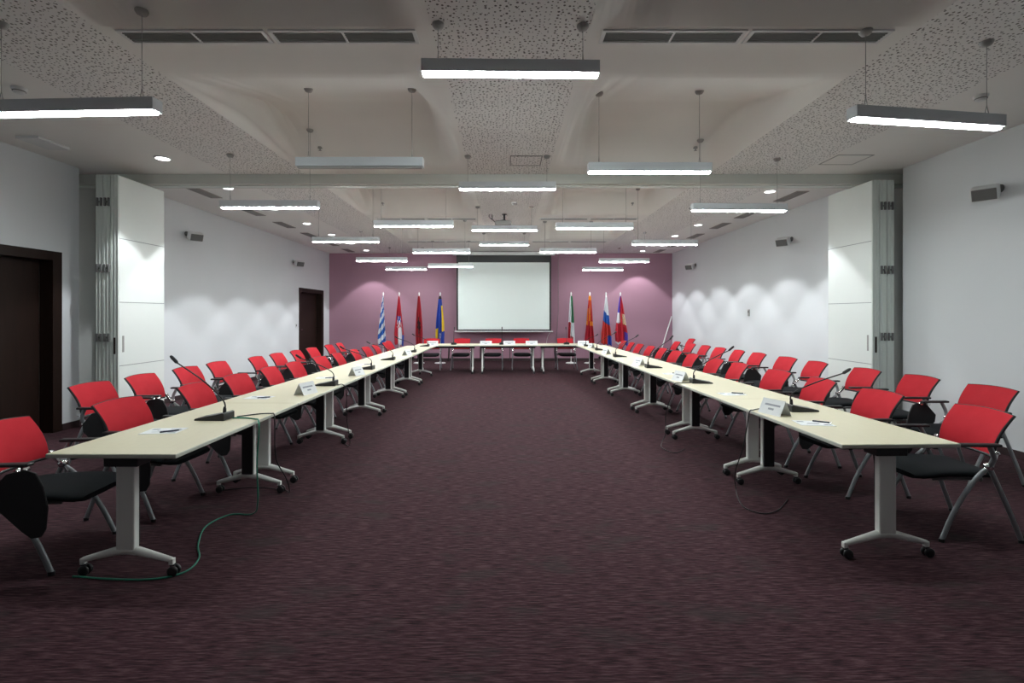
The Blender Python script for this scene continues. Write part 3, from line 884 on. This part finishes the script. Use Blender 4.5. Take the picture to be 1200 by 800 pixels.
for i, (x, nm) in enumerate(((-1.39, 'left'), (-0.15, 'middle'), (1.53, 'right'))):
    mic(x, 12.64 + 0.036 * x, PI / 2, (0.10, 0.44), 'black gooseneck microphone under the screen, ' + nm + ' of the three')

# ------------------------------------------------------------------ folded name cards and papers
def card(x, y, rz, L_, H_, label):
    """ridge along local x; both long faces lean together"""
    t = thing('name_card', label, 'name card', (x, y, TOPZ), rz, 'folded white name cards on the tables')
    d = H_ * 0.5
    g = MB()
    for s in (-1, 1):
        vs = [(-L_ / 2, s * d, 0), (L_ / 2, s * d, 0), (L_ / 2, 0, H_), (-L_ / 2, 0, H_)]
        n = Vector((0, s * H_, d)).normalized() * 0.0015
        g.add(vs + [tuple(Vector(v) - n) for v in vs], [(0, 1, 2, 3), (4, 5, 6, 7), (0, 1, 5, 4), (1, 2, 6, 5), (2, 3, 7, 6), (3, 0, 4, 7)])
    g.build('folded_card', 'paper', t)
    k = MB()                                     # lines of small print, too small to read
    for s in (-1, 1):
        for fz, a, e in ((0.62, -0.36, 0.32), (0.36, -0.13, 0.12)):
            q = lambda u, z: Vector((u * L_, s * d * (1 - z), H_ * z)) + Vector((0, s * H_, d)).normalized() * 0.0008
            k.add([q(a, fz - 0.06), q(e, fz - 0.06), q(e, fz + 0.06), q(a, fz + 0.06)], [(0, 1, 2, 3)])
    k.build('printed_lines', 'ink', t)
LC = [(-1.99, 4.80), (-1.94, 6.25), (-1.92, 9.3)]
for i, (x, y) in enumerate(LC):
    card(x, y, PI / 2 - R(16), 0.21, 0.115, 'white folded name card on the left table row, ' + ['nearest the camera', 'second from the camera', 'third from the camera'][i])
card(-1.86, 12.05, R(8), 0.27, 0.125, 'large white name card on the left inner corner of the tables')
for i, x in enumerate((-0.555, 0.04, 0.61)):
    card(x, 12.43 + 0.036 * x, BA, 0.30, 0.105, 'white folded name card under the screen, ' + ['left', 'middle', 'right'][i] + ' of the three')
card(1.88, 12.10, -R(8), 0.27, 0.125, 'large white name card on the right inner corner of the tables')
RC = [(2.10, 3.83), (2.04, 5.74), (2.02, 7.48), (1.94, 9.6), (1.92, 11.2)]
for i, (x, y) in enumerate(RC):
    card(x, y, PI / 2 + R(18 if i == 0 else 14), 0.21, 0.115, 'white folded name card on the right table row, ' + nth(i, 5).replace('farthest', 'fifth'))
def paper(x, y, rz, label):
    t = thing('paper_sheet', label, 'paper', (x, y, TOPZ), rz, 'printed sheets with pens on the tables')
    MB().box(-0.115, 0.115, -0.08, 0.08, 0.0, 0.002).build('sheet', 'paper', t)
    k = MB()
    for a, e, f, h in ((-0.095, -0.05, 0.03, 0.055), (0.02, 0.08, 0.045, 0.055), (-0.04, 0.04, -0.005, 0.005), (-0.06, 0.02, -0.035, -0.028), (0.05, 0.10, -0.06, -0.03)):
        k.box(a, e, f, h, 0.002, 0.0026)
    k.build('print', 'ink', t)
def pen(x, y, rz, label):
    t = thing('ballpoint_pen', label, 'pen', (x, y, TOPZ + 0.0075), rz, 'pens lying on the printed sheets')
    MB().tube([(-0.055, 0, 0), (0.05, 0, 0)], 0.005, 8).build('barrel', 'pen', t)
    MB().tube([(0.05, 0, 0), (0.068, 0, 0)], [0.0045, 0.001], 8).build('tip', 'chrome', t)
for i, (x, y, a) in enumerate(((-2.31, 3.27, 6), (-2.34, 4.58, -4), (-2.24, 6.0, 3), (-2.24, 7.6, 5))):
    paper(x, y, R(a), 'white printed sheet lying on the left table row, ' + ORD[i])
    pen(x + 0.06, y - 0.03, R(a + 30), 'dark pen on the printed sheet of the left row, ' + ORD[i])
for i, (x, y, a) in enumerate(((2.20, 3.50, -8), (2.20, 4.78, 4), (2.16, 6.4, -3))):
    paper(x, y, R(a), 'white printed sheet lying on the right table row, ' + ORD[i])
    pen(x + 0.07, y + 0.02, R(a - 28), 'dark pen on the printed sheet of the right row, ' + ORD[i])

# ------------------------------------------------------------------ cables
def cable(name, pts, r, m, label):
    return tag(MB().tube(smooth_path(pts, 8), r, 8).build(name, m), label, 'cable', None)
cable('network_cable', [(-2.07, 3.66, TOPZ + 0.006), (-1.98, 3.66, TOPZ + 0.006), (-1.88, 3.62, TOPZ + 0.006), (-1.835, 3.58, TOPZ + 0.004), (-1.815, 3.55, TOPZ - 0.06), (-1.83, 3.55, 0.45), (-1.84, 3.58, 0.15),
      (-1.93, 3.68, 0.02), (-2.11, 3.70, 0.006), (-2.17, 3.50, 0.006), (-2.05, 3.22, 0.006), (-1.93, 3.04, 0.006), (-1.91, 2.88, 0.006), (-2.04, 2.80, 0.006), (-2.28, 2.80, 0.006), (-2.53, 2.83, 0.006)], 0.0055, 'green',
      'green network cable trailing from the left table onto the carpet')
cable('microphone_cable', [(-2.06, 3.70, TOPZ + 0.006), (-1.95, 3.80, TOPZ + 0.006), (-1.86, 3.82, TOPZ + 0.006), (-1.825, 3.80, TOPZ + 0.002), (-1.81, 3.78, TOPZ - 0.08), (-1.82, 3.82, 0.40), (-1.80, 3.95, 0.20), (-1.83, 4.08, 0.04), (-1.95, 4.22, 0.006), (-2.25, 4.28, 0.006), (-2.5, 4.2, 0.006)],
      0.0045, 'dark', 'thin black cable hanging from the near left table beside the green one')
cable('microphone_cable', [(2.27, 3.95, TOPZ + 0.006), (2.12, 4.02, TOPZ + 0.006), (2.00, 3.96, TOPZ + 0.006), (1.955, 3.93, TOPZ), (1.935, 3.92, TOPZ - 0.08), (1.93, 4.0, 0.42), (1.94, 4.15, 0.18), (1.97, 4.2, 0.02), (1.90, 4.0, 0.006), (1.87, 3.82, 0.006), (1.96, 3.72, 0.006), (2.12, 3.80, 0.006), (2.3, 4.0, 0.006)],
      0.0045, 'dark', 'thin black cable hanging from the near right table and looping on the carpet')
cable('microphone_cable', [(-1.875, 5.36, TOPZ + 0.006), (-1.83, 5.40, TOPZ + 0.003), (-1.80, 5.42, TOPZ - 0.08), (-1.82, 5.5, 0.35), (-1.80, 5.55, 0.06), (-1.90, 5.7, 0.006), (-2.05, 6.0, 0.006)], 0.0045, 'dark',
      'thin black cable hanging from the second left table')
cable('microphone_cable', [(2.08, 5.53, TOPZ + 0.006), (1.96, 5.51, TOPZ + 0.006), (1.90, 5.52, TOPZ), (1.88, 5.53, TOPZ - 0.08), (1.87, 5.75, 0.35), (1.90, 5.85, 0.10), (1.84, 5.8, 0.008), (1.76, 5.55, 0.006), (1.84, 5.35, 0.006), (2.0, 5.5, 0.006)], 0.0045, 'dark',
      'thin black cable hanging from the second right table')
